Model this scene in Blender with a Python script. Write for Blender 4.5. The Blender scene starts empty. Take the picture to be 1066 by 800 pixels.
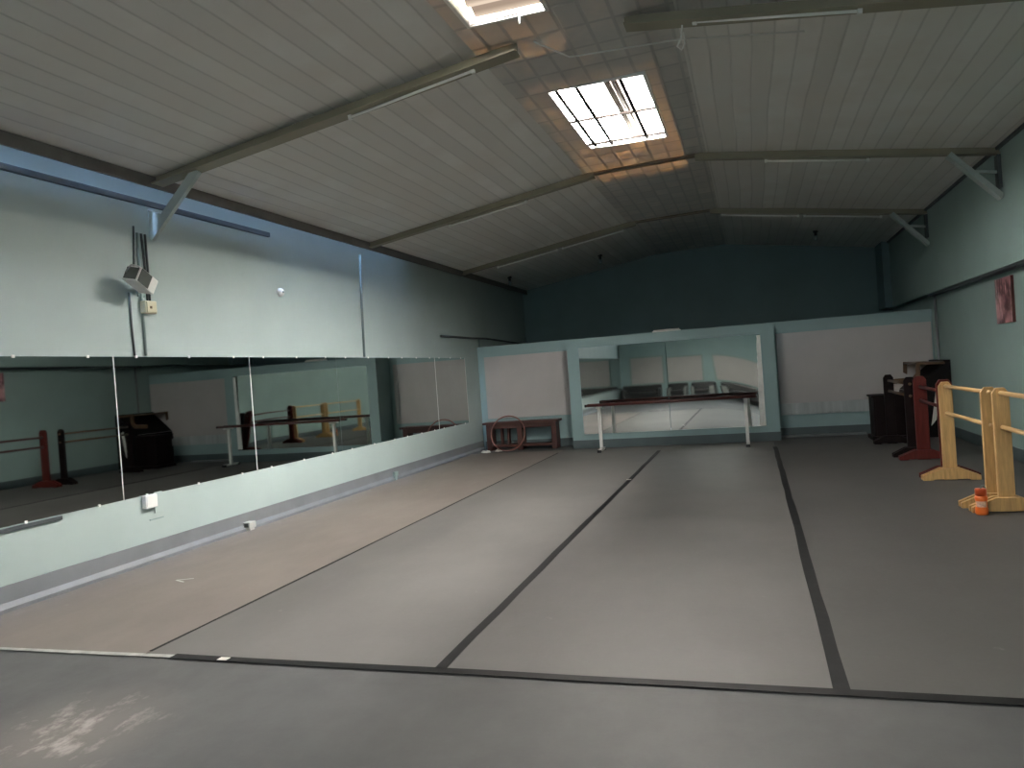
import bpy, bmesh, math, random
from mathutils import Vector, Matrix
random.seed(7)
scn = bpy.context.scene
COL = scn.collection
PI = math.pi

# ------------------------------------------------------------------ materials
def new_mat(name):
    m = bpy.data.materials.new(name); m.use_nodes = True
    nt = m.node_tree
    b = nt.nodes['Principled BSDF']
    return m, nt, b

def node(nt, t, **kw):
    n = nt.nodes.new(t)
    for k, v in kw.items():
        if k == 'op': n.operation = v
        else: n.inputs[k].default_value = v
    return n

def mixrgb(nt, fac, a, b, blend='MIX'):
    n = nt.nodes.new('ShaderNodeMix'); n.data_type = 'RGBA'; n.blend_type = blend
    for s, v in ((0, fac), (6, a), (7, b)):
        if hasattr(v, 'is_linked'): nt.links.new(v, n.inputs[s])
        else: n.inputs[s].default_value = v if s == 0 else (*v, 1)
    return n.outputs[2]

def M(nt, op, a, b=None, c=None):
    n = nt.nodes.new('ShaderNodeMath'); n.operation = op
    for i, v in enumerate((a, b, c)):
        if v is None: continue
        if hasattr(v, 'is_linked'): nt.links.new(v, n.inputs[i])
        else: n.inputs[i].default_value = v
    return n.outputs[0]

def noise(nt, scale, detail=4, rough=.55, vec=None, stretch=None):
    n = nt.nodes.new('ShaderNodeTexNoise')
    n.inputs['Scale'].default_value = scale; n.inputs['Detail'].default_value = detail
    n.inputs['Roughness'].default_value = rough
    tc = nt.nodes.new('ShaderNodeTexCoord'); src = tc.outputs['Object']
    if stretch:
        mp = nt.nodes.new('ShaderNodeMapping'); mp.inputs['Scale'].default_value = stretch
        nt.links.new(src, mp.inputs['Vector']); src = mp.outputs[0]
    nt.links.new(src, n.inputs['Vector'])
    return n.outputs['Fac']

def ramp(nt, fac, p0, p1, c0=(0, 0, 0), c1=(1, 1, 1)):
    r = nt.nodes.new('ShaderNodeValToRGB')
    r.color_ramp.elements[0].position = p0; r.color_ramp.elements[1].position = p1
    r.color_ramp.elements[0].color = (*c0, 1); r.color_ramp.elements[1].color = (*c1, 1)
    nt.links.new(fac, r.inputs[0])
    return r.outputs[0]

def bump(nt, b, h, strength=.2, dist=.01):
    n = nt.nodes.new('ShaderNodeBump'); n.inputs['Strength'].default_value = strength
    n.inputs['Distance'].default_value = dist
    nt.links.new(h, n.inputs['Height']); nt.links.new(n.outputs[0], b.inputs['Normal'])

def plain(name, c, rough=.5, metal=0., var=.12, scale=6., spec=.5, bmp=0., stretch=None):
    m, nt, b = new_mat(name)
    f = noise(nt, scale, stretch=stretch)
    c2 = tuple(x * (1 - var) for x in c); c3 = tuple(min(1, x * (1 + var)) for x in c)
    nt.links.new(ramp(nt, f, .3, .7, c2, c3), b.inputs['Base Color'])
    b.inputs['Roughness'].default_value = rough; b.inputs['Metallic'].default_value = metal
    b.inputs['Specular IOR Level'].default_value = spec
    if bmp: bump(nt, b, f, bmp, .01)
    return m

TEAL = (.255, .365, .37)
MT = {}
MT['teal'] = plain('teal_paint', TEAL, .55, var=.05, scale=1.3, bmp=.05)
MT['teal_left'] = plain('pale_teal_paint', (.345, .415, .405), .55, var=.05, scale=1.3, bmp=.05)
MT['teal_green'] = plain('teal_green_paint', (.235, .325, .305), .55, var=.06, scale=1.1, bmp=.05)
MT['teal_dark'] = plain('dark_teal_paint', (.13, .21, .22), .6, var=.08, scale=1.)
MT['skirting'] = plain('blue_grey_skirting', (.158, .166, .175), .5, var=.1, scale=3)
MT['skirting_dark'] = plain('dark_teal_skirting', (.07, .095, .10), .5, var=.1, scale=3)
MT['beam'] = plain('cream_beam_paint', (.25, .23, .165), .45, var=.08, scale=2)
MT['brace'] = plain('pale_brace_paint', (.36, .42, .40), .45, var=.08)
MT['trim_dark'] = plain('dark_trim', (.05, .06, .065), .5)
MT['fascia'] = plain('eave_fascia', (.13, .12, .11), .6)
MT['pelmet'] = plain('slate_blue_board', (.07, .095, .12), .5)
MT['white_board'] = plain('white_board', (.45, .425, .415), .22, var=.04, scale=1.5)
MT['white'] = plain('white_plastic', (.72, .72, .69), .35, var=.04)
MT['cream'] = plain('cream_plastic', (.55, .50, .34), .4, var=.05)
MT['black'] = plain('black_plastic', (.012, .012, .013), .4)
MT['cable'] = plain('dark_cable', (.05, .06, .06), .5)
MT['grey_cable'] = plain('painted_cable', (.22, .29, .28), .5)
MT['old_pipe'] = plain('dark_painted_pipe', (.10, .135, .135), .5)
MT['edge_white'] = plain('ragged_white_edge', (.85, .85, .82), .6)
MT['tube'] = plain('tube_glass', (.8, .8, .76), .15, var=.02)
MT['pine'] = plain('pine_wood', (.56, .34, .135), .45, var=.2, scale=7, stretch=(6, 6, .6), bmp=.05)
MT['pine_rail'] = plain('pine_rail_wood', (.60, .38, .17), .4, var=.15, scale=7, stretch=(6, .6, 6))
MT['redwood'] = plain('red_stained_wood', (.085, .014, .011), .5, spec=.2, var=.2, scale=6, stretch=(5, 5, .6))
MT['redwood_rail'] = plain('red_stained_rail', (.075, .02, .017), .4, var=.15)
MT['brownwood'] = plain('brown_wood', (.095, .05, .022), .4, var=.25, scale=6)
MT['darkwood'] = plain('dark_stained_wood', (.009, .005, .005), .6, var=.3, scale=5, spec=.12)
MT['pianoblack'] = plain('dark_piano_lacquer', (.006, .005, .005), .55, var=.2, spec=.15)
MT['benchwood'] = plain('red_brown_bench', (.06, .019, .014), .5, var=.25, scale=5)
MT['leather'] = plain('black_leather', (.014, .015, .016), .28, var=.2, scale=14, bmp=.4)
MT['hoop'] = plain('pink_tan_hoop', (.24, .10, .08), .4)
MT['orange'] = plain('orange_plastic', (.85, .17, .025), .35, var=.06)
MT['orange_dark'] = plain('dark_orange_plastic', (.60, .085, .02), .35, var=.06)
MT['label'] = plain('bottle_label', (.75, .48, .36), .5, var=.3, scale=60)
MT['grey_plastic'] = plain('grubby_grey_plastic', (.40, .40, .37), .5)
MT['paper'] = plain('paper', (.62, .60, .54), .7)
MT['void'] = plain('roof_underside', (.35, .30, .25), .8)
MT['tape'] = plain('black_vinyl_tape', (.009, .009, .0095), .6, var=.3, scale=9, spec=.15)
MT['armfront'] = plain('grey_arm_front', (.22, .23, .22), .4)
MT['chrome'] = plain('dull_steel', (.45, .45, .45), .35, metal=.8)
MT['lens'] = plain('lamp_glass', (.07, .075, .07), .12)

def mirror_mat():
    m, nt, b = new_mat('mirror_glass')
    f = noise(nt, 2.5, 6)
    b.inputs['Metallic'].default_value = 1.
    b.inputs['Base Color'].default_value = (.78, .82, .80, 1)
    nt.links.new(ramp(nt, f, .2, .8, (.012,) * 3, (.04,) * 3), b.inputs['Roughness'])
    return m
MT['mirror'] = mirror_mat()
def mirror_dark():
    m, nt, b = new_mat('old_mirror_glass')
    f = noise(nt, 1.5, 5)
    b.inputs['Metallic'].default_value = 1.
    nt.links.new(ramp(nt, f, .3, .7, (.54, .56, .55), (.58, .61, .595)), b.inputs['Base Color'])
    b.inputs['Roughness'].default_value = .02
    return m
MT['mirror_dark'] = mirror_dark()

def mat_vinyl(name, c, streak):
    m, nt, b = new_mat(name)
    big = noise(nt, .55, 5, .6)
    fine = noise(nt, 30, 6, .7)
    st = noise(nt, 4, 5, .6, stretch=(1, .25, 1))
    scuff = noise(nt, 5.5, 8, .72)
    c0 = mixrgb(nt, ramp(nt, big, .3, .7), tuple(x * .85 for x in c), tuple(x * 1.15 for x in c))
    c1 = mixrgb(nt, M(nt, 'MULTIPLY', ramp(nt, st, .45, .75), streak), c0, tuple(min(1, x * 1.5) for x in c))
    c2 = mixrgb(nt, M(nt, 'MULTIPLY', ramp(nt, scuff, .66, .76), .3), c1, (.36, .34, .32))
    nt.links.new(c2, b.inputs['Base Color'])
    rg = M(nt, 'ADD', M(nt, 'MULTIPLY', fine, .08), .54)
    nt.links.new(rg, b.inputs['Roughness'])
    bump(nt, b, fine, .12, .004)
    b.inputs['Specular IOR Level'].default_value = .36
    return m
MT['vinyl_grey'] = mat_vinyl('grey_vinyl', (.120, .113, .107), .12)
MT['vinyl_dark'] = mat_vinyl('dark_grey_vinyl', (.080, .076, .072), .10)  # darker copy of the grey, light falloff to the right painted in
MT['vinyl_brown'] = mat_vinyl('brown_vinyl', (.168, .143, .128), .2)

def mat_floor():
    m, nt, b = new_mat('painted_concrete')
    tc = nt.nodes.new('ShaderNodeTexCoord')
    big = noise(nt, .8, 6, .6)
    fl = noise(nt, 7, 8, .7, stretch=(1, .55, 1))
    fine = noise(nt, 45, 6, .7)
    base = mixrgb(nt, ramp(nt, big, .3, .7), (.056, .056, .058), (.104, .102, .101))
    sp = nt.nodes.new('ShaderNodeSeparateXYZ'); nt.links.new(tc.outputs['Object'], sp.inputs[0])
    # worn patch of flaked paint around (-3.2, 2.8)
    dx = M(nt, 'MULTIPLY', M(nt, 'ADD', sp.outputs[0], 3.25), 1.7)
    dy = M(nt, 'MULTIPLY', M(nt, 'ADD', sp.outputs[1], -2.75), 1.5)
    r = M(nt, 'SQRT', M(nt, 'ADD', M(nt, 'MULTIPLY', dx, dx), M(nt, 'MULTIPLY', dy, dy)))
    near = ramp(nt, r, .15, 1.25, (1, 1, 1), (0, 0, 0))
    fl2 = ramp(nt, M(nt, 'ADD', fl, M(nt, 'MULTIPLY', near, .10)), .58, .70)
    worn = mixrgb(nt, M(nt, 'MULTIPLY', near, .7), base, (.17, .152, .14))
    c = mixrgb(nt, M(nt, 'MULTIPLY', near, fl2), worn, (.32, .295, .275))
    nt.links.new(c, b.inputs['Base Color'])
    nt.links.new(M(nt, 'ADD', M(nt, 'MULTIPLY', fl, .2), .48), b.inputs['Roughness'])
    b.inputs['Specular IOR Level'].default_value = .28
    bump(nt, b, fine, .15, .004)
    return m
MT['floor'] = mat_floor()

def mat_plank():
    m, nt, b = new_mat('ceiling_boards')
    tc = nt.nodes.new('ShaderNodeTexCoord')
    sp = nt.nodes.new('ShaderNodeSeparateXYZ'); nt.links.new(tc.outputs['Object'], sp.inputs[0])
    wob = M(nt, 'MULTIPLY', M(nt, 'ADD', noise(nt, .5, 2), -.5), .05)
    u = M(nt, 'MULTIPLY', M(nt, 'ADD', sp.outputs[0], wob), 1 / .185)
    fr = M(nt, 'FRACT', u); idx = M(nt, 'FLOOR', u)
    wn = nt.nodes.new('ShaderNodeTexWhiteNoise'); wn.noise_dimensions = '1D'; nt.links.new(idx, wn.inputs['W'])
    d = M(nt, 'ABSOLUTE', M(nt, 'ADD', fr, -.5))           # .5 at joints
    groove = ramp(nt, d, .42, .5)
    tone = mixrgb(nt, ramp(nt, wn.outputs['Value'], .0, 1.), (.64, .625, .59), (.77, .755, .72))
    blot = noise(nt, 1.6, 5)
    tone = mixrgb(nt, ramp(nt, blot, .35, .75), tone, (.66, .62, .57))
    c = mixrgb(nt, M(nt, 'MULTIPLY', groove, .33), tone, (.2, .19, .17))
    nt.links.new(c, b.inputs['Base Color'])
    b.inputs['Roughness'].default_value = .38
    h = M(nt, 'SUBTRACT', M(nt, 'MULTIPLY', noise(nt, 1.1, 3), .8), groove)
    bump(nt, b, h, .22, .012)
    return m
MT['plank'] = mat_plank()

def mat_sheet():
    """yellowed translucent ceiling sheet on a grid of wires"""
    m, nt, b = new_mat('translucent_grid_sheet')
    tc = nt.nodes.new('ShaderNodeTexCoord')
    sp = nt.nodes.new('ShaderNodeSeparateXYZ'); nt.links.new(tc.outputs['Object'], sp.inputs[0])
    def line(o, p, off, w):
        fr = M(nt, 'FRACT', M(nt, 'ADD', M(nt, 'MULTIPLY', o, 1 / p), off))
        d = M(nt, 'ABSOLUTE', M(nt, 'ADD', fr, -.5))
        return ramp(nt, d, .5 - 2 * w / p, .5 - w / p)
    g = M(nt, 'MAXIMUM', line(sp.outputs[0], .215, .1, .010), line(sp.outputs[1], .42, .2, .013))
    cell = nt.nodes.new('ShaderNodeTexWhiteNoise'); cell.noise_dimensions = '2D'
    cv = nt.nodes.new('ShaderNodeCombineXYZ')
    nt.links.new(M(nt, 'FLOOR', M(nt, 'ADD', M(nt, 'MULTIPLY', sp.outputs[0], 1 / .215), .1)), cv.inputs[0])
    nt.links.new(M(nt, 'FLOOR', M(nt, 'ADD', M(nt, 'MULTIPLY', sp.outputs[1], 1 / .42), .2)), cv.inputs[1])
    nt.links.new(cv.outputs[0], cell.inputs['Vector'])
    tone = mixrgb(nt, cell.outputs['Value'], (.56, .545, .515), (.62, .60, .57))
    c = mixrgb(nt, M(nt, 'MULTIPLY', g, .16), tone, (.12, .11, .10))
    nt.links.new(c, b.inputs['Base Color'])
    b.inputs['Roughness'].default_value = .32
    bump(nt, b, M(nt, 'SUBTRACT', noise(nt, 6, 3), g), .25, .01)
    tr = nt.nodes.new('ShaderNodeBsdfTranslucent')
    blot = noise(nt, 3.3, 4, .6)
    tcol = mixrgb(nt, ramp(nt, blot, .35, .65), (.12, .085, .062), (.62, .45, .27))
    tcol = mixrgb(nt, ramp(nt, cell.outputs['Value'], .1, .9), mixrgb(nt, .6, tcol, (.08, .055, .04)), tcol)
    tcol = mixrgb(nt, g, tcol, (.03, .02, .012))
    nt.links.new(tcol, tr.inputs['Color'])
    mx = nt.nodes.new('ShaderNodeMixShader'); mx.inputs[0].default_value = .19
    out = nt.nodes['Material Output']
    nt.links.new(b.outputs[0], mx.inputs[1]); nt.links.new(tr.outputs[0], mx.inputs[2])
    nt.links.new(mx.outputs[0], out.inputs['Surface'])
    return m
MT['sheet'] = mat_sheet()

def mat_emit(name, c, s, pat=None):
    m = bpy.data.materials.new(name); m.use_nodes = True; nt = m.node_tree
    nt.nodes.remove(nt.nodes['Principled BSDF'])
    e = nt.nodes.new('ShaderNodeEmission'); e.inputs['Strength'].default_value = s
    f = noise(nt, 1.5, 2)
    nt.links.new(ramp(nt, f, .2, .8, tuple(x * .93 for x in c), c), e.inputs['Color'])
    if pat:      # ribs of the sheet, their shading painted into the glow as stripes
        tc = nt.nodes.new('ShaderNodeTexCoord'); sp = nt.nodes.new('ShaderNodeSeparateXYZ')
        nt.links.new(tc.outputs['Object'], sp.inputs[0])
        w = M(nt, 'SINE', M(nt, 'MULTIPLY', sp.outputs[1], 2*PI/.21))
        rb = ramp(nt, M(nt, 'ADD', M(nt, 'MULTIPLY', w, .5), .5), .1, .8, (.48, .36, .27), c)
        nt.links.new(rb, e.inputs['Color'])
    nt.links.new(e.outputs[0], nt.nodes['Material Output'].inputs['Surface'])
    return m
SKY_S = 42.
FILL0, FILL1 = .27, .57  # height range of the added glow strips
MT['roof_light'] = mat_emit('daylit_roof_sheet', (1., .97, .92), SKY_S)
MT['roof_dim'] = mat_emit('daylit_roof_sheet_thick', (1., .97, .92), 7.)  # weaker glow, set to keep the floor below it darker
MT['roof_mid'] = mat_emit('daylit_roof_sheet_old', (1., .97, .92), 30.)  # weaker glow for the skylight nearest the front wall
MT['roof_far'] = mat_emit('sunlit_roof_sheet', (1., .95, .86), 430.)  # extra emitter added for the ceiling glow and floor light
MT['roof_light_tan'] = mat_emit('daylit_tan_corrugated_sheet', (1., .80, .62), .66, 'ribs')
MT['sun_curb'] = mat_emit('sunlit_fibreglass', (1., .97, .92), 405.)  # added glow strip, out of view, brightens the left wall
MT['front_curb'] = mat_emit('sunlit_front_fibreglass', (1., .97, .92), 30.)  # added glow strip, out of view, lights the far floor and partition
MT['left_curb'] = mat_emit('shaded_fibreglass', (1., .97, .92), 105.)  # added glow strip, brightens the right wall and ceiling
MT['curb'] = plain('curb_boards', (.75, .70, .62), .7)
MT['front_glass'] = mat_emit('daylit_window_glass', (.80, .92, 1.), 9.)  # fill glow of the added front windows
MT['eave_light'] = mat_emit('daylit_eave_sheet', (.40, .62, 1.), 3.)

def mat_picture():
    m, nt, b = new_mat('photo_print')
    n1 = noise(nt, 3.2, 3, .5); n2 = noise(nt, 7.5, 4, .6, stretch=(1, 1.6, .6))
    c = mixrgb(nt, ramp(nt, n1, .42, .6), (.055, .010, .014), (.50, .25, .26))
    c = mixrgb(nt, ramp(nt, n2, .5, .68), c, (.62, .36, .36))
    c = mixrgb(nt, ramp(nt, n2, .28, .36, (1, 1, 1), (0, 0, 0)), c, (.03, .006, .012))
    nt.links.new(c, b.inputs['Base Color']); b.inputs['Roughness'].default_value = .35
    return m
MT['picture'] = mat_picture()

# ------------------------------------------------------------------ mesh helpers
class MB:
    def __init__(s): s.bm = bmesh.new()
    def box(s, a, b, mat=None):
        x0, y0, z0 = [min(p, q) for p, q in zip(a, b)]; x1, y1, z1 = [max(p, q) for p, q in zip(a, b)]
        v = [s.bm.verts.new(p) for p in ((x0,y0,z0),(x1,y0,z0),(x1,y1,z0),(x0,y1,z0),(x0,y0,z1),(x1,y0,z1),(x1,y1,z1),(x0,y1,z1))]
        if mat is not None:
            for q in v: q.co = mat @ q.co
        for f in ((3,2,1,0),(4,5,6,7),(0,1,5,4),(1,2,6,5),(2,3,7,6),(3,0,4,7)):
            s.bm.faces.new([v[i] for i in f])
        return s
    def bar(s, p, q, w, h, up=(0, 0, 1)):
        p = Vector(p); q = Vector(q); d = q - p; L = d.length; d.normalize()
        up = Vector(up)
        x = d.cross(up)
        if x.length < 1e-4: x = d.cross(Vector((1, 0, 0)))
        x.normalize(); z = x.cross(d)
        m = Matrix((x, d, z)).transposed().to_4x4(); m.translation = p
        return s.box((-w/2, 0, -h/2), (w/2, L, h/2), m)
    def tube(s, pts, r, n=10, closed=False):
        pts = [Vector(p) for p in pts]; rings = []
        prev = None; N = len(pts)
        for i, p in enumerate(pts):
            a = pts[(i-1) % N] if (i > 0 or closed) else p
            b = pts[(i+1) % N] if (i < N-1 or closed) else p
            t = (b - a).normalized()
            if prev is None:
                x = t.cross(Vector((0, 0, 1)))
                if x.length < 1e-3: x = t.cross(Vector((1, 0, 0)))
            else: x = prev - t * prev.dot(t)
            x.normalize(); prev = x; y = t.cross(x)
            rings.append([s.bm.verts.new(p + (x*math.cos(2*PI*k/n) + y*math.sin(2*PI*k/n))*r) for k in range(n)])
        for i in range(N if closed else N-1):
            A, B = rings[i], rings[(i+1) % N]
            for k in range(n): s.bm.faces.new((A[k], A[(k+1) % n], B[(k+1) % n], B[k]))
        if not closed:
            s.bm.faces.new(rings[0][::-1]); s.bm.faces.new(rings[-1])
        return s
    def prism(s, poly, axis, a, b):
        """extrude polygon given in the two other axes along axis"""
        def P(u, v, w):
            return {'x': (w, u, v), 'y': (u, w, v), 'z': (u, v, w)}[axis]
        A = [s.bm.verts.new(P(u, v, a)) for u, v in poly]; B = [s.bm.verts.new(P(u, v, b)) for u, v in poly]
        n = len(poly)
        s.bm.faces.new(A); s.bm.faces.new(B[::-1])
        for i in range(n): s.bm.faces.new((A[i], B[i], B[(i+1) % n], A[(i+1) % n]))
        return s
    def lathe(s, prof, c=(0, 0, 0), n=24):
        rings = []
        for r, z in prof:
            rings.append([s.bm.verts.new((c[0]+r*math.cos(2*PI*k/n), c[1]+r*math.sin(2*PI*k/n), c[2]+z)) for k in range(n)])
        for A, B in zip(rings, rings[1:]):
            for k in range(n): s.bm.faces.new((A[k], A[(k+1) % n], B[(k+1) % n], B[k]))
        s.bm.faces.new(rings[0][::-1]); s.bm.faces.new(rings[-1])
        return s
    def build(s, name, mat, parent=None, bevel=0., smooth=False, seg=2):
        bmesh.ops.recalc_face_normals(s.bm, faces=s.bm.faces)
        if bevel:
            bmesh.ops.bevel(s.bm, geom=[e for e in s.bm.edges if e.calc_face_angle(0) > .5], offset=bevel, segments=seg, affect='EDGES', profile=.5)
        me = bpy.data.meshes.new(name); s.bm.to_mesh(me); s.bm.free()
        me.materials.append(MT[mat] if isinstance(mat, str) else mat)
        if smooth:
            for p in me.polygons: p.use_smooth = True
        o = bpy.data.objects.new(name, me); COL.objects.link(o)
        if parent is not None:
            o.parent = parent
            o.matrix_parent_inverse = Matrix.Translation(-parent.location) if parent.parent is None else parent.matrix_parent_inverse.copy()
        return o

def recentre(o):
    """origin of a single mesh thing to the middle of its base, in place"""
    vs = [v.co for v in o.data.vertices]
    c = Vector(((min(v.x for v in vs)+max(v.x for v in vs))/2, (min(v.y for v in vs)+max(v.y for v in vs))/2, min(v.z for v in vs)))
    o.data.transform(Matrix.Translation(-c)); o.location = c
    return o
def tag(o, label, cat, group=None):
    o['label'] = label; o['category'] = cat
    if group: o['group'] = group
    return o
def thing(name, loc, label, cat, group=None, rz=0):
    o = bpy.data.objects.new(name, None); COL.objects.link(o); o.location = loc
    o.empty_display_size = .1
    return tag(o, label, cat, group)
def part(mb, name, mat, par, **k):
    """mesh given in the parent's local coordinates"""
    o = mb.build(name, mat, None, **k); o.parent = par
    return o
def struct(mb, name, mat, par=None, **k):
    o = mb.build(name, mat, None, **k)
    if par is None: o['kind'] = 'structure'
    else: o.parent = par
    return o
def copy_tree(o, parent=None):
    c = o.copy(); COL.objects.link(c)
    if parent is not None: c.parent = parent
    for ch in [x for x in o.children]: copy_tree(ch, c)
    return c

# ------------------------------------------------------------------ dimensions
XL = -5.67                       # left wall face
XR, XRU = 3.2, 3.05              # right wall lower / upper faces
YF, YB = -4.3, 19.5              # front (behind the camera) and back
YP = 15.65                       # partition boards
def zbeam(x):                    # underside of the roof beams
    if x < -2.1: return 3.69 + (x + 5.67) * (4.27 - 3.69) / 3.57
    if x < -.4: return 4.27 + (x + 2.1) * .05 / 1.7
    return 4.32 - (x + .4) * .49 / 3.45
ZC = lambda x: zbeam(x) + .085

# ------------------------------------------------------------------ shell
struct(MB().box((XL-.3, YF-.3, -.2), (XR+.3, YB+.3, 0)), 'floor', 'floor')
struct(MB().box((XL-.2, YF, 0), (XL, YB, 5.1)), 'wall_left', 'teal_left')
w = MB().box((XR, YF, 0), (XR+.25, YB, 2.47))
struct(w, 'wall_right', 'teal_green')
struct(MB().box((XRU, YF, 2.47), (XR+.25, YB, 5.1)), 'wall_right_upper', 'teal_green')
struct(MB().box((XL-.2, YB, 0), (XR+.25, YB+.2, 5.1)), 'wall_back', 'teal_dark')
WZ0, WZ1 = 2.95, 3.7
FW = MB()
FW.box((XL-.2, YF-.2, 0), (XR+.25, YF, WZ0)).box((XL-.2, YF-.2, WZ1), (XR+.25, YF, 5.1))
wins = [(-4.6, -3.0), (-2.0, -.4), (.6, 2.2)]
xs = [XL-.2] + [v for p in wins for v in p] + [XR+.25]
for a, b in zip(xs[0::2], xs[1::2]): FW.box((a, YF-.2, WZ0), (b, YF, WZ1))
struct(FW, 'wall_front', 'teal')

# roof skin above the ceiling void, stopping short of the left wall
struct(MB().prism([(-5.50, 5.06), (3.45, 5.06), (3.45, 5.15), (-5.50, 5.15)], 'y', YF-.2, YB+.2), 'roof', 'void')
struct(MB().box((XL-.2, YF, 5.06), (-5.5, 2.2, 5.15)).box((XL-.2, 12.6, 5.06), (-5.5, YB+.2, 5.15)), 'roof_edge', 'void')

# ceiling: two boarded slopes and the flat middle strip
T = .03
GAP0, GAP1 = 2.5, 12.2           # daylight gap along the left eave
xl = -5.56
def slope(x0, x1, y0, y1, n=10):
    m = MB()
    P = [(x0+(x1-x0)*i/n) for i in range(n+1)]
    m.prism([(x, ZC(x)) for x in P] + [(x, ZC(x)+T) for x in reversed(P)], 'y', y0, y1)
    return m
struct(slope(xl, -2.1, YF, YB, 1), 'ceiling_left', 'plank')
struct(slope(XL, xl, YF, GAP0, 1).prism([(XL, ZC(XL)), (xl, ZC(xl)), (xl, ZC(xl)+T), (XL, ZC(XL)+T)], 'y', GAP1, YB), 'ceiling_eave_left', 'plank')
struct(slope(-.4, XRU, YF, YB, 1), 'ceiling_right', 'plank')
SK = [(-1.77, -.82, 7.51, 9.66), (-1.96, -1.34, 3.6, 5.79), (-1.76, -.81, .1, 1.9)]
cm = MB()
ys = sorted(SK, key=lambda s: s[2])
y = YF
def flat(x0, x1, y0, y1):
    cm.prism([(x0, ZC(x0)), (x1, ZC(x1)), (x1, ZC(x1)+.012), (x0, ZC(x0)+.012)], 'y', y0, y1)
for (a, b, c, d) in ys:
    flat(-2.1, -.4, y, c); flat(-2.1, a, c, d); flat(b, -.4, c, d); y = d
flat(-2.1, -.4, y, YB)
struct(cm, 'ceiling_middle', 'sheet')

# eave trims
struct(MB().box((xl-.005, YF, ZC(xl)-.115), (xl+.018, YB, ZC(xl)-.001)), 'trim_1', 'fascia')
struct(MB().box((XRU-.04, YF, ZC(XRU)-.03), (XRU, YB, ZC(XRU)+.02)), 'trim_2', 'trim_dark')
struct(MB().box((XR-.13, YF, 2.435), (XR-.0, 15.3, 2.47)), 'trim_3', 'trim_dark')
struct(MB().box((XL, YF, 4.90), (-5.5, 2.2, 5.06)).box((XL, 12.6, 4.9), (-5.5, YB, 5.06)), 'trim_4', 'void')

# skylights
def skylight(i, s, sheet, z, sheetbox, grille, wave=False):
    a, b, c, d = s
    f = MB(); zz = ZC((a+b)/2)
    for bx in (((a-.03, c-.03), (a, d+.03)), ((b, c-.03), (b+.03, d+.03)), ((a, c-.03), (b, c)), ((a, d), (b, d+.03))):
        f.box((*bx[0], zz-.012), (*bx[1], zz+.05))
    fr = struct(f, 'window_%d' % i, 'white'); fr['kind'] = 'structure'
    p = MB(); X0, X1, Y0, Y1 = sheetbox
    p.box((X0, Y0, z), (X1, Y1, z+.01))
    struct(p, 'roof_sheet', sheet, fr)
    X0, X1, Y0, Y1 = sheetbox
    cb = MB()
    cb.box((X0-.03, Y0-.03, zz+.02), (X0, Y1+.03, z)).box((X0, Y0-.03, zz+.02), (X1, Y0, z)).box((X0, Y1, zz+.02), (X1, Y1+.03, z))
    cb.box((X1, Y0-.03, zz+.02), (X1+.03, Y1+.03, z))
    struct(cb, 'curb', 'curb', fr)  # shaft walls added to keep the glow inside the skylight
    struct(MB().box((b+.035, c, zz+FILL0), (b+.045, d, zz+FILL1)), 'sunlit_curb_sheet', 'sun_curb', fr)  # this and the next two: emitters added to light the room
    struct(MB().box((a, c-.045, zz+.10), (b, c-.035, zz+FILL1)), 'sunlit_curb_sheet', 'front_curb', fr)
    struct(MB().box((a-.045, c, zz+.16), (a-.035, d, zz+FILL1)), 'sunlit_curb_sheet', 'left_curb', fr)
    if grille:
        for k, fx in enumerate((.07, .29, .76)):
            x = a + (b-a)*fx
            struct(MB().box((x-.018, c, zz+.01), (x+.018, d, zz+.03)), 'grille_bar', 'grille', fr)
        for yy in (c+(d-c)*.5, d-.12):
            struct(MB().box((a, yy-.02, zz), (b, yy+.02, zz+.022)), 'grille_bar', 'grille', fr)
        struct(MB().box((a+(b-a)*.50, c-.6, zz+.2), (a+(b-a)*.57, d+1.2, zz+.34)), 'purlin', 'purlin', fr)
        struct(MB().box((a+(b-a)*.60, c-.6, zz+.24), (a+(b-a)*.63, d+1.2, zz+.34)), 'purlin', 'purlin', fr)
    return fr
MT['grille'] = plain('rusty_grille_steel', (.012, .009, .008), .7, spec=.1)
MT['purlin'] = plain('old_purlin_timber', (.014, .010, .008), .8, spec=.05)
skylight(1, SK[0], 'roof_dim', 4.96, (-2.02, -.66, 7.3, 11.4), True)
struct(MB().box((-2.0, 9.85, 4.90), (-.68, 11.38, 4.93)), 'roof_sheet', 'roof_far', bpy.data.objects['window_1'])  # added emitter past the opening, feeds ceiling glow and floor
w2 = skylight(2, SK[1], 'roof_light', 4.96, (-2.5, -1.28, 3.4, 6.6), False)
# tan corrugated roofing seen through the nearer skylight
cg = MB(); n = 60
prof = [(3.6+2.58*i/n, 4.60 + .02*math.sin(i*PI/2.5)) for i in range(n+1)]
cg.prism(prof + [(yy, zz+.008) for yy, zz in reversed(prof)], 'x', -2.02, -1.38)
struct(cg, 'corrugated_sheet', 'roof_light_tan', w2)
skylight(3, SK[2], 'roof_mid', 4.96, (-1.95, -.78, .0, 2.1), True)

# unseen front windows behind the camera, added to light the hall's far end
for k, (a, b) in enumerate(wins):
    f = MB()
    for bx in ((a, WZ0, a+.05, WZ1), (b-.05, WZ0, b, WZ1), (a, WZ0, b, WZ0+.05), (a, WZ1-.05, b, WZ1), ((a+b)/2-.02, WZ0, (a+b)/2+.02, WZ1)):
        f.box((bx[0], YF-.12, bx[1]), (bx[2], YF-.04, bx[3]))
    fr = struct(f, 'window_%d' % (5+k), 'white')
    struct(MB().box((a, YF-.15, WZ0), (b, YF-.14, WZ1)), 'pane', 'front_glass', fr)
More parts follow.
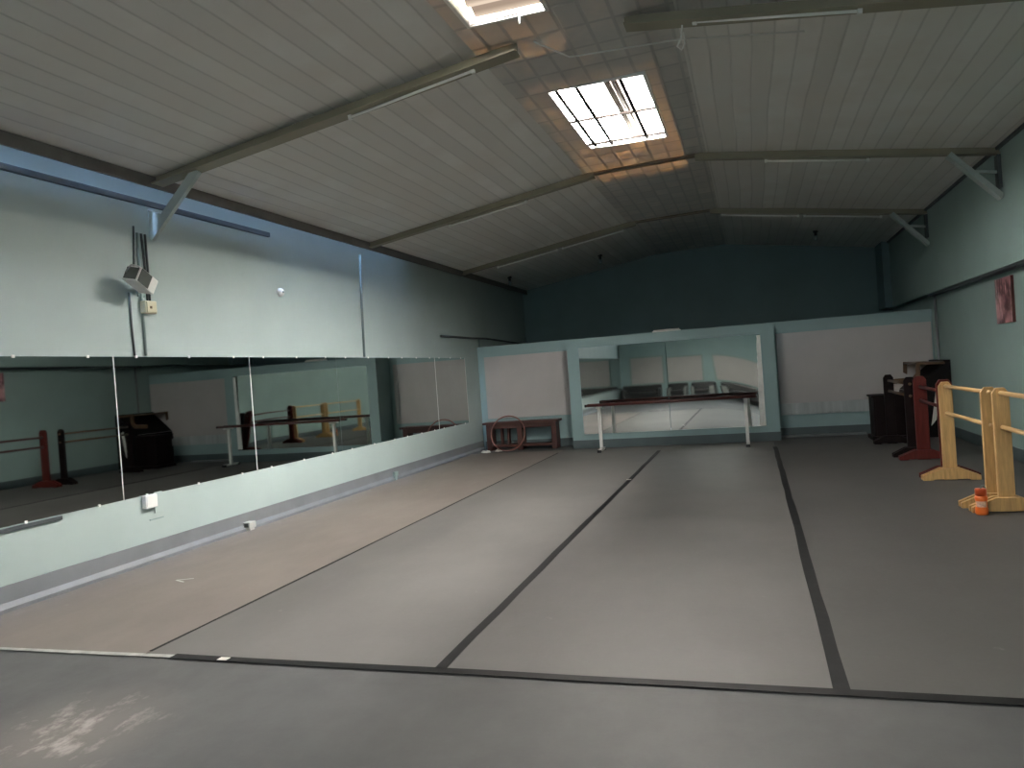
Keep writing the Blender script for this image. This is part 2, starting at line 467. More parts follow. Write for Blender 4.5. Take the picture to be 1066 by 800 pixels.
# skirtings
struct(MB().prism([(XL, .2), (XL+.012, .2), (XL+.02, .07), (XL+.05, .03), (XL+.05, 0), (XL, 0)], 'y', YF, 15.6), 'baseboard_left', 'skirting')
struct(MB().box((XR-.015, YF, 0), (XR, 15.6, .16)), 'baseboard_right', 'skirting_dark')

# ------------------------------------------------------------------ partition at the far end
pw = MB().box((XL, YP, 0), (XR, YP+.14, 2.23))
struct(pw, 'wall_partition', 'teal')
struct(MB().box((XL+.05, YP-.02, 0), (-3.5, YP, .17)).box((.43, YP-.02, 0), (XR-.02, YP, .17)), 'baseboard_partition', 'skirting_dark')
struct(MB().box((.45, YP-.20, 0), (1.95, YP-.02, .03)), 'trim_5', 'skirting')
b = MB().box((-5.52, YP-.03, .66), (-3.62, YP-.0, 2.0)).build('wall_panel', 'white_board', bevel=.004)
tag(recentre(b), 'glossy white wall panel behind the red brown bench, left of the wide mirror', 'wall panel', None)
r = thing('wall_panel', (1.83, YP, .42), 'long white wall panel behind the dark cabinet, right of the wide mirror', 'wall panel')
part(MB().box((-1.35, -.03, .22), (1.34, 0, 1.58)), 'board', 'white_board', r, bevel=.004)
part(MB().box((-1.35, -.035, 0), (1.34, -.005, .22)), 'plastic_strip', 'strip', r, bevel=.003) if MT.setdefault('strip', plain('pale_blue_plastic', (.38, .41, .41), .3, var=.15, scale=3, stretch=(3, 1, .3))) else None

# mirror frame with two panes, the right pane warped
fx0, fx1, fy = -3.52, .43, 15.0
fr = thing('mirror_surround', (-1.55, 15.3, 0), 'wide teal painted box surround holding the mirror on the far wall', 'mirror')
def L(x, y, z): return (x+1.55, y-15.3, z)
g0, g1, gz0, gz1 = -3.29, .19, .28, 2.015
m = MB()
m.box(L(fx0, fy, 0), L(g0, YP, 2.19)).box(L(g1, fy, 0), L(fx1, YP, 2.19)).box(L(g0, fy, 0), L(g1, YP, gz0)).box(L(g0, fy, gz1), L(g1, YP, 2.19))
part(m, 'frame', 'teal', fr)
part(MB().box(L(fx0-.005, fy-.014, 0), L(fx1+.005, fy, .165)), 'kick_board', 'skirting_dark', fr)
part(MB().box(L(g0, fy+.012, gz0), L(-1.572, fy+.02, gz1)), 'mirror_pane', 'mirror', fr)
m = MB(); N = 24; G = []
for i in range(N+1):
    row = []
    for j in range(N+1):
        x = -1.566 + (g1+1.566)*i/N; z = gz0 + (gz1-gz0)*j/N
        k = max(0, x + .86)
        row.append(m.bm.verts.new(L(x, fy+.030 + .014*k*k*(z-gz1), z)))
    G.append(row)
for i in range(N):
    for j in range(N): m.bm.faces.new((G[i][j], G[i+1][j], G[i+1][j+1], G[i][j+1]))
part(m, 'mirror_pane', 'mirror', fr, smooth=True)
m = MB()
pts = []
for i in range(29):
    z = .30 + (1.985-.30)*i/28
    pts.append((.185 + .0*z, z))
ll = [(.075 + .045*(z-.3)/1.7 + random.uniform(-.006, .006), z) for x, z in pts]
m.prism([(x+1.55, z) for x, z in ll] + [(x+1.55, z) for x, z in reversed(pts)], 'y', fy-.004-15.3, fy-.001-15.3)
o = part(m, 'peeling_edge_strip', 'edge_white', fr); o['label'] = 'ragged white strip down the right edge of the mirror'

# ------------------------------------------------------------------ vinyl mats and tapes
mats = [(-5.60, -3.675, 'vinyl_brown', 'brownish vinyl dance mat running along the mirrored left wall'),
        (-3.665, -1.71, 'vinyl_grey', 'grey vinyl dance mat second from the mirrored wall, between a thin seam and black tape'),
        (-1.70, .292, 'vinyl_grey', 'grey vinyl dance mat in the middle, between the two long black tapes'),
        (.302, 3.12, 'vinyl_dark', 'grey vinyl dance mat on the right, under the wooden barres')]
for a, b2, mt, lb in mats:
    o = MB().box((a, 3.72, 0), (b2, 14.2 if a > 0 else 14.75, .006)).build('dance_mat', mt)
    tag(recentre(o), lb, 'dance mat')
def tape(p, q, wd, lb, name='floor_tape'):
    m = MB()
    p = Vector(p); q = Vector(q); d = (q-p); Ln = d.length; d.normalize(); nrm = Vector((-d.y, d.x, 0))
    K = max(2, int(Ln/.5)); A = []; B = []
    for i in range(K+1):
        c = p + d*(Ln*i/K) + nrm*random.uniform(-.004, .004)
        A.append(c + nrm*(wd/2+random.uniform(-.003, .003))); B.append(c - nrm*(wd/2+random.uniform(-.003, .003)))
    m.prism([(v.x, v.y) for v in A] + [(v.x, v.y) for v in reversed(B)], 'z', .0062, .0085)
    return tag(recentre(m.build(name, 'tape')), lb, 'floor tape')
tape((-3.67, 3.8, 0), (-3.67, 14.3, 0), .022, 'thin dark tape over the seam nearest the mirrored left wall')
tape((-1.705, 3.75, 0), (-1.705, 14.0, 0), .065, 'long black floor tape leading to the middle of the far mirror')
tape((.297, 3.75, 0), (.297, 13.9, 0), .07, 'long black floor tape right of the middle, leading to the far mirror frame')
tape((-3.45, 3.735, 0), (3.1, 3.70, 0), .07, 'black floor tape across the front edge of the dance mats')
o = MB().prism([(-5.3, 3.70), (-4.2, 3.705), (-3.45, 3.715), (-3.45, 3.76), (-4.2, 3.75), (-5.3, 3.73)], 'z', .0062, .008).build('floor_tape', 'worn') if MT.setdefault('worn', plain('worn_pale_tape', (.36, .36, .34), .5, var=.35, scale=9)) else None
tag(recentre(o), 'worn pale tape on the front edge of the brown mat', 'floor tape')
m = MB().bar((-4.83, 5.34, .0072), (-4.70, 5.40, .0072), .018, .002).bar((-4.83, 5.34, .0072), (-4.71, 5.29, .0072), .018, .002)
tag(recentre(m.build('floor_mark', 'grey_plastic')), 'small white arrow shaped mark on the brown mat', 'floor mark')
for k, (x, yy, lb) in enumerate(((-1.72, 10.5, 'scrap of pale tape on the far half of the middle black tape'), (-3.08, 3.735, 'white fleck on the front edge tape near the left'))):
    tag(recentre(MB().box((x-.03, yy-.025, .0087), (x+.035, yy+.02, .0105)).build('tape_scrap', 'paper')), lb, 'tape scrap')

# ------------------------------------------------------------------ left wall mirrors
ym = [1.64, 3.66, 5.68, 7.70, 9.68, 11.62, 13.25, 14.83]
mlab = ['mirror panel on the left wall nearest the camera, cut by the picture edge',
        'mirror panel on the left wall nearest the camera, left of the first white seam',
        'left wall mirror panel between the first and second white seams',
        'left wall mirror panel just right of the second white seam',
        'left wall mirror panel left of the reflected dark frame edge', 
        'left wall mirror panel reflecting the white board, left half',
        'last mirror panel on the left wall, nearest the far corner']
zt, zb = 2.0, .655
ym = [-4.25, -2.40, -.38] + ym
mlab = ['left wall mirror panel at the front end, seen only in the far mirror', 'second left wall mirror panel from the front end, seen only in the far mirror', 'third left wall mirror panel from the front end, seen only in the far mirror'] + mlab
for i in range(0, 10):
    y0, y1 = ym[i], ym[i+1]
    t = thing('wall_mirror', (XL, (y0+y1)/2, zb), mlab[i], 'mirror', 'mirror panels along the left wall')
    h = (y1-y0)/2
    part(MB().box((0, -h+.004, 0), (.006, h-.004, zt-zb)), 'glass', 'mirror_dark', t)
    if i in (4, 5, 8, 9):
        part(MB().box((.0, h-.004, 0), (.009, h+.004, zt-zb)), 'white_edge', 'white', t)
    for s in (-.72, .0, .72):
        for zz in (0, zt-zb):
            part(MB().box((0, s*h-.014, zz-.012), (.012, s*h+.014, zz+.012)), 'clip', 'white', t, bevel=.003)
struct(MB().box((XL, YF, zb-.045), (XL+.018, 5.0, zb-.012)), 'trim_6', 'trim_dark')

# ------------------------------------------------------------------ roof beams with knee braces
def beam(i, Y, lab, collar=True, left=True, right=True, lbrace=False, rbrace=False, wd=.12):
    t = thing('roof_beam', (-1.24, Y, 4.2), lab, 'roof beam', 'painted steel roof beams')
    def seg(x0, x1, nm, dz=0, dep=.10, mt='beam'):
        m = MB(); z0, z1 = zbeam(x0), zbeam(x1)
        m.prism([(x0+1.24, z0-4.2+dz), (x1+1.24, z1-4.2+dz), (x1+1.24, z1-4.2+dz+.016), (x0+1.24, z0-4.2+dz+.016)], 'y', -wd/2, wd/2)
        m.prism([(x0+1.24, z0-4.2+dz+.012), (x1+1.24, z1-4.2+dz+.012), (x1+1.24, z1-4.2+dep), (x0+1.24, z0-4.2+dep)], 'y', -.012, .012)
        return part(m, nm, mt, t)
    seg(xl+.02, -1.95 if collar else -1.72, 'left_rafter')
    seg(-.55 if collar else -.80, XRU, 'right_rafter')
    if collar: seg(-1.95, -.55, 'collar_beam', dz=.045, mt='brownbeam')
    if lbrace:
        m = MB().bar((XL+1.24, 0, 3.20-4.2), (-5.05+1.24, 0, zbeam(-5.05)-4.2+.0), .09, .045, up=(0, 1, 0))
        m.prism([(XL+1.24, -.95), (XL+1.24, -.72), (XL+1.40, -.78)], 'y', -.012, .012)
        part(m, 'knee_brace', 'brace', t)
    if rbrace:
        m = MB().bar((XRU+1.24, 0, 3.30-4.2), (2.50+1.24, 0, zbeam(2.50)-4.2), .15, .06, up=(1, 0, 0))
        part(m, 'knee_brace', 'brace', t)
        part(MB().bar((XRU+1.24-.02, 0, 3.42-4.2), (XRU+1.24-.02, 0, zbeam(XRU)-4.2-.01), .14, .035, up=(1, 0, 0)), 'wall_plate', 'trim_dark', t)
        part(MB().bar((XRU+1.24-.03, 0, 3.62-4.2), (2.78+1.24, 0, 3.66-4.2), .04, .03, up=(1, 0, 0)), 'gusset_bar', 'brace', t)
MT['brownbeam'] = plain('stained_collar_paint', (.20, .16, .11), .5, var=.2)
beam(1, 6.28, 'cream roof beam nearest the camera, broken at the middle beside the near skylight', collar=False, lbrace=True, rbrace=True, wd=.16)
beam(2, 10.77, 'cream roof beam just beyond the far skylight', rbrace=True)
beam(3, 14.80, 'cream roof beam farthest away, above the front of the partition', rbrace=True)

# fluorescent battens clipped under the beams
def batten(x0, x1, Y, lab, bare=False):
    z0, z1 = zbeam(x0)-.016, zbeam(x1)-.016
    c = Vector(((x0+x1)/2, Y, (z0+z1)/2 - .03))
    t = thing('fluorescent_light', c, lab, 'fluorescent light', 'fluorescent lights under the roof beams')
    P = lambda x, dz: (x-c.x, 0, (z0+(z1-z0)*(x-x0)/(x1-x0)) + dz - c.z)
    s = 1 if x1 > x0 else -1
    part(MB().bar(P(x0, -.008), P(x1, -.008), .045, .016), 'batten', 'batten', t, bevel=.003)
    part(MB().tube([P(x0+.05*s, -.036), P(x1-.05*s, -.036)], .013, 12), 'tube', 'tube', t, smooth=True)
    for x in (x0+.03*s, x1-.03*s):
        part(MB().bar(P(x-.018*s, -.034), P(x+.018*s, -.034), .034, .05), 'lamp_holder', 'white', t, bevel=.005)
MT['batten'] = plain('batten_enamel', (.27, .25, .19), .4, var=.05)
batten(-3.37, -2.10, 6.28, 'fluorescent light under the left half of the nearest roof beam')
batten(-.28, .97, 6.28, 'fluorescent light under the right half of the nearest roof beam')
batten(-4.22, -2.95, 10.77, 'fluorescent light under the left half of the middle roof beam')
batten(.33, 1.62, 10.77, 'fluorescent light under the right half of the middle roof beam')
batten(-4.81, -3.50, 14.8, 'fluorescent light at the outer left end of the farthest roof beam')
batten(-3.44, -2.17, 14.8, 'fluorescent light at the inner left end of the farthest roof beam')
batten(-.37, 1.01, 14.8, 'fluorescent light under the right half of the farthest roof beam')
batten(1.06, 2.36, 14.8, 'dim fluorescent light at the outer right end of the farthest roof beam')

# white conduit and dangling wire by the ridge
m = MB().tube([(-1.56, 6.25, 4.34), (-1.36, 6.71, 4.345), (-.42, 6.83, 4.36), (.6, 6.86, 4.235)], .008, 8)
tag(recentre(m.build('cable_conduit', 'white', smooth=True)), 'thin white cable conduit bent across the flat middle ceiling', 'conduit')
m = MB().tube([(-.36, 6.30, 4.30), (-.35, 6.31, 4.25), (-.37, 6.33, 4.16), (-.40, 6.33, 4.10), (-.37, 6.34, 4.07), (-.34, 6.33, 4.11), (-.345, 6.32, 4.2)], .007, 6)
tag(recentre(m.build('loose_wire', 'white', smooth=True)), 'loose white wire hanging from the nearest roof beam', 'wire')
m = MB().tube([(-1.53, 5.72, 4.36), (-1.53, 5.72, 4.26)], .008, 6)
m2 = m.build('pull_cord', 'white', smooth=True); tag(recentre(m2), 'short white cord hanging at the edge of the near skylight', 'cord')
for k, (x, yy, lb) in enumerate(((-5.2, 16.9, 'small dark ceiling fitting in the far left corner of the ceiling'), (-3.15, 17.4, 'small dark ceiling fitting beyond the farthest left tubes'), (1.46, 17.3, 'small dark ceiling fitting at the far right, above the back wall'))):
    t = thing('ceiling_fitting', (x, yy, ZC(x)), lb, 'ceiling fitting', 'dark fittings on the far ceiling')
    part(MB().lathe([(.05, .02), (.05, -.03), (.03, -.04), (.03, -.10)], n=12), 'holder', 'black', t)
    part(MB().lathe([(.02, -.10), (.035, -.14), (.03, -.19), (.01, -.21)], n=12), 'bulb', 'grey_cable', t, smooth=True)

# ------------------------------------------------------------------ left wall fittings
t = thing('cable_tray', (XL, 5.3, 3.44), 'long slate blue board fixed just under the left eave', 'cable tray')
part(MB().box((.012, -3.1, .065), (.05, 2.95, .12)), 'board', 'pelmet', t, bevel=.004)
for yy in (-2.5, -.9, .7, 2.4):
    part(MB().box((.0, yy-.02, .07), (.012, yy+.02, .115)), 'bracket', 'pelmet', t)

t = thing('flood_light', (XL, 5.98, 2.68), 'white wall mounted flood light tilted upwards beside the cables', 'flood light')
R = Matrix.Translation((.20, -.10, .03)) @ Matrix.Rotation(math.radians(-24), 4, 'X') @ Matrix.Rotation(math.radians(8), 4, 'Y') @ Matrix.Rotation(math.radians(10), 4, 'Z')
part(MB().box((-.07, -.15, -.075), (.09, .13, .075), R), 'housing', 'white', t, bevel=.012)
part(MB().box((-.055, -.158, -.06), (.075, -.148, .06), R), 'glass', 'lens', t, bevel=.003)
part(MB().box((.088, -.14, -.065), (.096, .02, .065), R), 'side_panel', 'lens', t, bevel=.002)
part(MB().bar((0, .10, -.03), (.20, .0, .02), .03, .05).box((0, .06, -.09), (.015, .15, .05)), 'bracket', 'grey_cable', t)
part(MB().tube([(.23, -.30, .09), (.29, -.29, .15), (.31, -.22, .14), (.30, -.17, .09)], .007, 6), 'handle', 'chrome', t, smooth=True)

t = thing('junction_box', (XL, 6.14, 2.425), 'small yellowed junction box at the end of the dark cables', 'junction box')
part(MB().box((0, -.075, 0), (.07, .075, .125)), 'body', 'cream', t, bevel=.008)
part(MB().box((.07, -.065, .01), (.082, .06, .115)), 'cover', 'cream', t, bevel=.004)
part(MB().box((.082, -.03, .045), (.085, -.005, .07)), 'sticker', 'brownwood', t)
def cable(pts, r, mt, lb):
    o = MB().tube(pts, r, 8).build('wall_cable', mt, smooth=True)
    return tag(recentre(o), lb, 'cable', 'cables down the left wall')
x = XL + .012
cable([(x, 6.05, 3.28), (x, 6.03, 3.0), (x, 6.00, 2.74), (x+.03, 5.98, 2.70)], .010, 'cable', 'dark cable running from the knee brace down to the flood light')
cable([(x, 5.93, 2.62), (x, 5.93, 2.3), (x, 5.94, 2.01)], .010, 'cable', 'dark cable from the flood light down to the mirror top')
cable([(x, 6.14, 3.22), (x, 6.155, 2.9), (x, 6.16, 2.545)], .011, 'cable', 'left dark cable of the pair into the yellowed box')
cable([(x, 6.19, 3.22), (x, 6.195, 2.9), (x, 6.19, 2.545)], .011, 'cable', 'right dark cable of the pair into the yellowed box')
cable([(x, 6.09, 3.22), (x, 6.08, 2.7), (x, 6.085, 2.01)], .014, 'grey_cable', 'painted over conduit between the dark cables, running down to the mirrors')
o = MB().tube([(XL+.014, 10.62, 3.60), (XL+.014, 10.56, 2.9), (XL+.014, 10.52, 2.01)], .018, 8).build('wall_pipe', 'old_pipe', smooth=True)
tag(recentre(o), 'thin painted pipe down the left wall from the middle roof beam to the mirrors', 'pipe')
t = thing('wall_sensor', (XL, 8.43, 2.83), 'small round white sensor on the left wall', 'sensor')
o = part(MB().lathe([(.055, 0), (.055, .02), (.04, .045), (.02, .055)], n=20), 'base', 'white', t, smooth=True); o.rotation_euler = (0, PI/2, 0)
o = part(MB().lathe([(.018, .054), (.012, .062)], n=12), 'eye', 'grey_cable', t); o.rotation_euler = (0, PI/2, 0)
t = thing('switch_box', (XL, 6.0, .43), 'white switch box hanging open under the left mirrors', 'switch box')
part(MB().box((0, -.10, .10), (.05, .05, .225)), 'body', 'white', t, bevel=.006)
part(MB().box((.05, -.09, .115), (.056, .04, .21)), 'cover', 'white', t, bevel=.002)
part(MB().box((0, .05, .03), (.008, .16, .235)), 'back_plate', 'teal_left', t, bevel=.002)
part(MB().box((0, -.02, -.03), (.008, .16, -.018)), 'lower_edge', 'grey_cable', t)
t = thing('socket_box', (XL+.06, 7.40, .0), 'little pale socket box standing on the floor against the left skirting', 'socket box')
part(MB().box((-.045, -.06, .03), (.05, .06, .10)), 'body', 'grey_plastic', t, bevel=.006)
part(MB().box((-.02, -.064, .045), (.035, -.058, .09)), 'face', 'lens', t)
part(MB().box((-.04, -.04, 0), (.04, .04, .032)), 'foot', 'grey_plastic', t)
t = thing('socket_box', (XL+.03, 11.2, .0), 'tiny grey socket box on the left skirting near the far end', 'socket box')
part(MB().box((-.0, -.06, .07), (.045, .06, .14)), 'body', 'grey_cable', t, bevel=.006)
part(MB().box((.0, -.04, .0), (.035, .04, .07)), 'foot', 'grey_cable', t)

# far left corner: pipes above the partition
m = MB().tube([(XL+.03, 13.6, 2.42), (XL+.05, 15.2, 2.42), (XL+.10, 16.0, 2.43), (XL+.5, 17.5, 2.30), (XL+1.6, 18.6, 2.30)], .022, 8)
tag(recentre(m.build('corner_pipe', 'cable', smooth=True)), 'dark sagging pipe above the partition in the far left corner', 'pipe')
m = MB().tube([(XL+.03, 15.72, 2.23), (XL+.03, 15.72, 2.43)], .02, 8)
tag(recentre(m.build('corner_pipe', 'grey_cable', smooth=True)), 'short pale pipe stub on top of the partition at the far left', 'pipe')
t = thing('fluorescent_light', (-1.6, YP+.07, 2.23), 'white fluorescent light lying on top of the partition above the wide mirror', 'fluorescent light')
part(MB().box((-.28, -.04, 0), (.28, .04, .025)), 'batten', 'white', t, bevel=.006)
part(MB().tube([(-.26, 0, .038), (.26, 0, .038)], .013, 10), 'tube', 'tube', t, smooth=True)
t = thing('wall_switch', (3.0, YB, 2.72), 'small pale box high on the dark back wall at the far right', 'wall box')
part(MB().box((-.06, -.05, 0), (.06, 0, .2)), 'body', 'paper', t, bevel=.008)
part(MB().box((-.04, -.056, .06), (.04, -.05, .15)), 'cover', 'cream', t)
o = MB().tube([(XR-.03, 15.2, 0.02), (XR-.03, 15.2, 2.44)], .022, 10).build('wall_pipe', 'skirting', smooth=True)
tag(recentre(o), 'thin grey pipe standing in the far right corner by the partition', 'pipe')
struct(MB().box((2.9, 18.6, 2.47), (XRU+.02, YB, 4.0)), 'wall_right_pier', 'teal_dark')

# picture on the right wall
t = thing('canvas_picture', (XR, 11.38, 1.78), 'pink and dark red dance picture hanging high on the right wall', 'picture')
part(MB().box((-.035, -.33, 0), (-.002, .33, .585)), 'canvas', 'picture', t, bevel=.003)
part(MB().box((-.036, -.332, -.002), (-.004, -.322, .587)), 'canvas_edge', 'redwood_rail', t)

# ------------------------------------------------------------------ ballet barres
def wood_barre(loc, length, lab, post_mat, rail_mat, H, rails, pw=.14, foot_w=.59, name='ballet_barre', thick=.045):
    t = thing(name, loc, lab, 'ballet barre')
    for s, yy in ((-1, 0), (1, length)):
        hw = pw/2
        prof = [(-hw, .0), (hw, .0), (hw, H-.05), (hw-.035, H), (-hw+.035, H), (-hw, H-.05)]
        p = part(MB().prism(prof, 'y', yy-thick/2, yy+thick/2), 'post', post_mat, t, bevel=.005)
        q = foot_w/2
        fp = [(-q, 0), (-q+.10, 0), (-q+.12, .012), (q-.12, .012), (q-.10, 0), (q, 0), (q, .05), (hw+.03, .135), (-hw-.03, .135), (-q, .05)]
        f_ = yy - s*(-1)*0
        part(MB().prism(fp, 'y', yy-thick*1.5, yy-thick/2-.0005), 'foot', post_mat, t, bevel=.004)
        part(MB().prism(fp, 'y', yy+thick/2+.0005, yy+thick*1.5), 'foot', post_mat, t, bevel=.004)
    for z in rails:
        part(MB().tube([(0, -.02-thick/2, z), (0, length+.02+thick/2, z)], .021, 14), 'rail', rail_mat, t, smooth=True)
    return t
wood_barre((2.09, 8.14, .006), 1.68, 'pine ballet barre standing farther back on the right, behind the orange bottle', 'pine', 'pine_rail', 1.125, (1.075, .765))
wood_barre((2.12, 5.7, .006), 2.20, 'nearest pine ballet barre at the right edge of the picture', 'pine', 'pine_rail', 1.125, (1.075, .765), pw=.135)
rb = wood_barre((2.115, 9.99, .006), 1.66, 'dark red ballet barre behind the pine barres', 'redwood', 'redwood_rail', 1.145, (1.00, .81), pw=.165, foot_w=.62)
rb.rotation_euler = (0, 0, -.035)
wood_barre((2.11, 12.0, .006), 1.75, 'dark brown ballet barre between the red barre and the far cabinet', 'darkwood', 'brownwood', 1.13, (1.03, .86), pw=.15, foot_w=.55)

# white metal barre in front of the far mirror
t = thing('ballet_barre', (-1.48, 14.28, .006), 'white metal ballet barre with dark red rails in front of the far mirror', 'ballet barre')
for xx in (-1.33, 1.33):
    part(MB().box((xx-.028, -.028, .03), (xx+.028, .028, .87)), 'post', 'white', t, bevel=.004)
    part(MB().box((xx-.03, -.24, .015), (xx+.03, .24, .055)), 'foot', 'white', t, bevel=.004)
    for yy in (-.25, .22):
        part(MB().box((xx-.036, yy-.02, .0), (xx+.036, yy+.05, .05)), 'rubber_cap', 'black', t, bevel=.004)
    part(MB().box((xx-.03, -.15, .82), (xx+.03, .15, .855)), 'rail_holder', 'white', t, bevel=.004)
for yy in (-.13, .13):
    part(MB().tube([(-1.56, yy, .88), (1.52, yy, .88)], .024, 14), 'rail', 'redwood_rail', t, smooth=True)
    for xx in (-1.56, 1.52):
        part(MB().tube([(xx-.012, yy, .88), (xx+.012, yy, .88)], .027, 14), 'end_cap', 'black', t)

# ------------------------------------------------------------------ bottle
t = thing('drink_bottle', (1.885, 7.77, .006), 'orange bottle with a pale label standing by the foot of the pine barre', 'bottle')
part(MB().lathe([(.045, 0), (.052, .008), (.052, .05), (.045, .075), (.045, .12), (.052, .14), (.050, .165), (.032, .172)], n=28), 'body', 'orange', t, smooth=True)
part(MB().lathe([(.034, .168), (.047, .172), (.047, .225), (.043, .235)], n=28), 'cap', 'orange_dark', t, smooth=True)
m = MB(); n = 14; A = []; B = []
for i in range(n+1):
    a = math.radians(190 + 120*i/n)
    A.append(m.bm.verts.new((.0465*math.cos(a), .0465*math.sin(a), .072))); B.append(m.bm.verts.new((.0465*math.cos(a), .0465*math.sin(a), .124)))
for i in range(n): m.bm.faces.new((A[i], A[i+1], B[i+1], B[i]))
part(m, 'label_band', 'label', t, smooth=True)
part(MB().tube([(-.0, 0, .232), (.01, 0, .26), (.03, 0, .265), (.04, 0, .235)], .006, 8), 'carry_loop', 'grey_cable', t, smooth=True)

# ------------------------------------------------------------------ far right: cabinet and piano
t = thing('wooden_cabinet', (2.27, 14.62, 0), 'low dark wooden cabinet in the far right corner, left of the red barre', 'cabinet')
part(MB().box((-.32, -.27, .07), (.23, .27, .74)), 'body', 'darkwood', t, bevel=.008)
part(MB().box((-.35, -.30, .74), (.255, .30, .77)), 'top', 'darkwood', t, bevel=.006)
part(MB().box((-.37, -.32, 0), (.25, .30, .07)), 'plinth', 'darkwood', t, bevel=.008)
part(MB().box((-.29, -.282, .12), (-.05, -.268, .70)), 'door', 'darkwood', t, bevel=.004)
part(MB().box((-.04, -.282, .12), (.20, -.268, .70)), 'door', 'darkwood', t, bevel=.004)

t = thing('upright_piano', (2.9, 15.06, 0), 'dark upright piano seen from its side against the right wall, lid raised', 'piano')
side = [(-.30, .0), (.29, .0), (.29, 1.25), (.20, 1.25), (-.16, .96), (-.32, .80), (-.36, .62), (-.30, .58)]
part(MB().prism(side, 'y', -.58, .60), 'body', 'pianoblack', t, bevel=.008)
lid = [(-.62, 1.03), (-.30, 1.04), (-.245, 1.10), (-.235, 1.295), (.20, 1.275), (.20, 1.235), (-.17, 1.245), (-.18, 1.06), (-.27, .955), (-.62, .945)]
part(MB().prism(lid, 'y', -.60, -.54), 'lid_side', 'brownwood', t, bevel=.004)
part(MB().prism([(-.245, 1.10), (-.235, 1.295), (.20, 1.275), (.20, 1.235), (-.17, 1.245), (-.18, 1.06)], 'y', .54, .60), 'lid_side', 'brownwood', t, bevel=.004)
part(MB().box((-.23, -.54, 1.25), (.20, .54, 1.275)), 'lid', 'brownwood', t)
part(MB().box((.19, -.57, 1.24), (.29, .58, 1.30)), 'back_rail', 'pianoblack', t, bevel=.004)
part(MB().box((-.32, -.55, .785), (-.18, .55, .80)), 'keyboard', 'white', t)
cl = MB().prism([(.06, .90), (.12, .86), (.02, .30), (-.06, .20)], 'y', -.612, -.585)
o = part(cl, 'cloth_strip', 'paper', t, bevel=.003); o['label'] = 'pale strip hanging down the side of the piano'

# ------------------------------------------------------------------ bench, hoop, scraps
t = thing('wooden_bench', (-4.70, 15.40, 0), 'red brown wooden bench under the left white wall panel', 'bench')
part(MB().box((-.82, -.19, .555), (.83, .19, .60)), 'seat', 'benchwood', t, bevel=.008)
for xx in (-.70, -.02, .72):
    part(MB().box((xx-.055, -.15, 0), (xx+.055, .15, .555)), 'leg', 'benchwood', t, bevel=.006)
part(MB().box((-.66, -.14, .46), (.70, -.10, .555)), 'apron', 'benchwood', t, bevel=.004)
part(MB().box((-.66, .10, .46), (.70, .14, .555)), 'apron', 'benchwood', t, bevel=.004)
part(MB().box((-.66, -.12, .07), (.70, .12, .12)), 'stretcher', 'benchwood', t, bevel=.004)
for xx in (-.45, -.30):
    part(MB().box((xx-.02, -.06, .12), (xx+.02, .06, .46)), 'slat', 'benchwood', t, bevel=.003)
cx_, cy_, rr = -4.93, 15.10, .355
pts = []
for k in range(56):
    a = 2*PI*k/56; zz = rr*math.sin(a)
    pts.append((cx_+.37*math.cos(a), cy_ + .06 + .11*math.sin(a)*.8 - .04, .37+zz))
tag(recentre(MB().tube(pts, .013, 10, closed=True).build('hula_hoop', 'hoop', smooth=True)), 'pinkish hoop leaning against the front of the bench', 'hoop')
for k, (x, yy, lb) in enumerate(((-5.38, 14.95, 'larger scrap of pale cloth on the floor left of the bench'), (-5.15, 15.12, 'smaller scrap of pale cloth on the floor by the bench leg'))):
    m = MB(); n = 14
    P = []
    for i in range(n):
        a = 2*PI*i/n; q = random.uniform(.6, 1)
        P.append((x+(.13 if k == 0 else .1)*q*math.cos(a), yy+.09*q*math.sin(a)))
    lo = [m.bm.verts.new((px, py, .001)) for px, py in P]
    hi = [m.bm.verts.new((x+(px-x)*.75, yy+(py-yy)*.75, random.uniform(.02, .05))) for px, py in P]
    tp = m.bm.verts.new((x, yy, .035))
    m.bm.faces.new(lo[::-1])
    for i in range(n):
        j = (i+1) % n
        m.bm.faces.new((lo[i], lo[j], hi[j], hi[i])); m.bm.faces.new((hi[i], hi[j], tp))
    tag(recentre(m.build('cloth_scrap', 'paper')), lb, 'cloth scrap')

# ------------------------------------------------------------------ front of the room, seen in the far mirror
def panel(x0, x1, z0, z1, lab):
    t = thing('wall_panel', ((x0+x1)/2, YF, z0), lab, 'wall panel', 'white panels on the front wall, in the mirror')
    h = (x1-x0)/2
    part(MB().box((-h+.05, 0, .05), (h-.05, .025, z1-z0-.05)), 'board', 'white_board', t)
    part(MB().box((-h, 0, 0), (-h+.05, .05, z1-z0)).box((h-.05, 0, 0), (h, .05, z1-z0)).box((-h+.05, 0, 0), (h-.05, .05, .05)).box((-h+.05, 0, z1-z0-.05), (h-.05, .05, z1-z0)), 'frame', 'teal_green', t)
panel(-5.22, -3.72, .74, 2.0, 'white wall panel reflected at the left half of the far mirror')
panel(-3.60, -2.02, .74, 1.92, 'white wall panel reflected right of the far mirror seam')
panel(-1.7, -.1, .74, 1.9, 'white wall panel reflected slanting in the warped right half of the far mirror')
panel(.1, 1.8, .74, 1.9, 'white wall panel reflected at the right end of the far mirror')
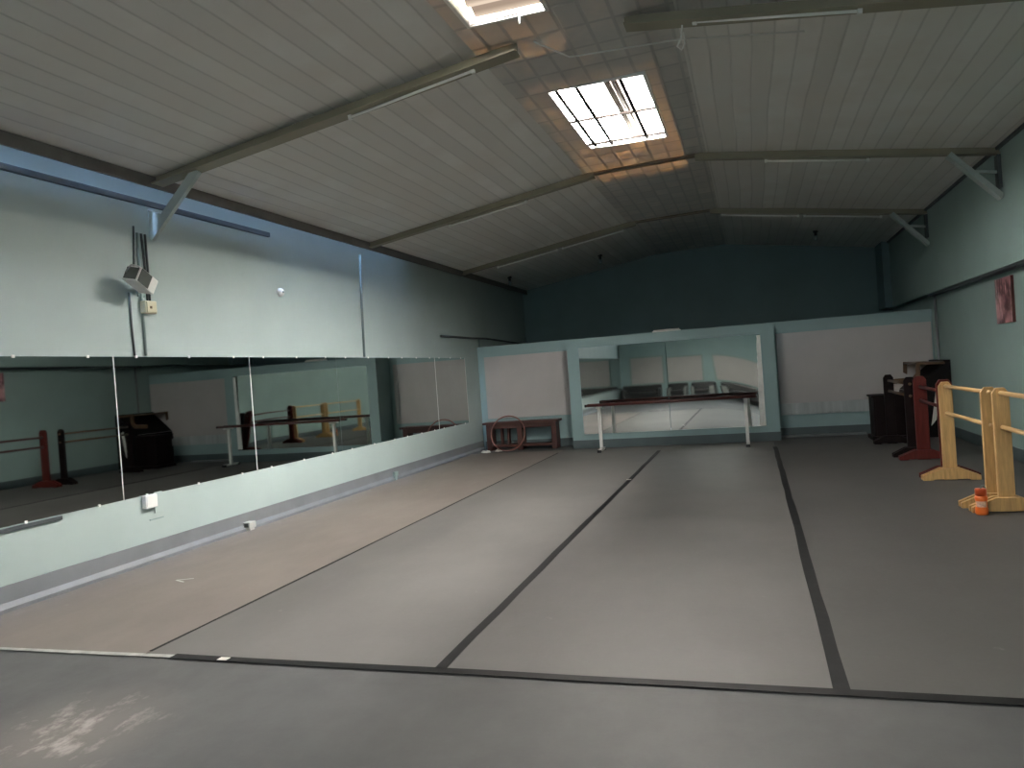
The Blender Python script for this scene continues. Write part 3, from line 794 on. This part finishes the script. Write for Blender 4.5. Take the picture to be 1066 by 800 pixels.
def sofa(x, wdt, lab, h=.74, pale=False):
    t = thing('sofa', (x, YF+.62, 0), lab, 'sofa', 'black leather seats reflected in the far mirror')
    q = wdt/2
    part(MB().box((-q+.02, -.40, .07), (q-.02, .36, .26)), 'base', 'leather', t, bevel=.02)
    part(MB().box((-q+.16, -.22, .26), (q-.16, .40, .44)), 'seat_cushion', 'leather', t, bevel=.05, seg=3)
    part(MB().box((-q, -.44, .20), (q, -.20, h)), 'backrest', 'leather', t, bevel=.06, seg=3)
    for s in (-1, 1):
        part(MB().box((s*q-s*.17, -.42, .08), (s*q, .42, .58)), 'armrest', 'leather', t, bevel=.05, seg=3)
    if pale:
        for s in (-1, 1):
            part(MB().box((s*q-s*.15, .421, .12), (s*q-s*.03, .43, .55)), 'arm_front', 'armfront', t, bevel=.004)
    for sx in (-1, 1):
        for yy in (-.36, .32):
            part(MB().lathe([(.02, 0), (.028, .08)], (sx*(q-.08), yy, 0), 10), 'foot', 'chrome', t)
sofa(-4.68, 1.72, 'wide black leather sofa reflected left of the mirror seam')
for x, lb in ((-3.12, 'black armchair reflected just right of the mirror seam'), (-2.12, 'black armchair reflected second right of the mirror seam'), (-1.15, 'black armchair reflected third right of the mirror seam'), (-.18, 'black armchair reflected fourth right of the mirror seam'), (.8, 'black armchair reflected at the ragged white mirror edge')):
    sofa(x, .86, lb, .72, True)

# ------------------------------------------------------------------ light from outside
wd = bpy.data.worlds.new('sky'); scn.world = wd; wd.use_nodes = True
bg = wd.node_tree.nodes['Background']
bg.inputs['Color'].default_value = (.42, .62, 1., 1); bg.inputs['Strength'].default_value = 65.

# ------------------------------------------------------------------ camera
f = 794.
Rc = ((0.9515124, 0.06555959, 0.30054299), (0.29908685, 0.03122995, -0.95371471), (-0.07191109, 0.99735983, 0.01010768))
cd = bpy.data.cameras.new('camera'); cam = bpy.data.objects.new('camera', cd); COL.objects.link(cam)
cd.sensor_fit = 'HORIZONTAL'; cd.sensor_width = 36.; cd.lens = 36.*f/1066.
mw = Matrix(Rc).to_4x4(); mw.translation = (0, 0, 1.55)
cam.matrix_world = mw
cd.clip_start = .05; cd.clip_end = 200
scn.camera = cam

scn.view_settings.view_transform = 'Standard'; scn.view_settings.look = 'None'
scn.view_settings.gamma = 1.; scn.view_settings.use_curve_mapping = False
scn.view_settings.exposure = .40
scn.cycles.use_denoising = True
scn.cycles.max_bounces = 12; scn.cycles.diffuse_bounces = 7; scn.cycles.glossy_bounces = 6
scn.cycles.sample_clamp_indirect = 8.
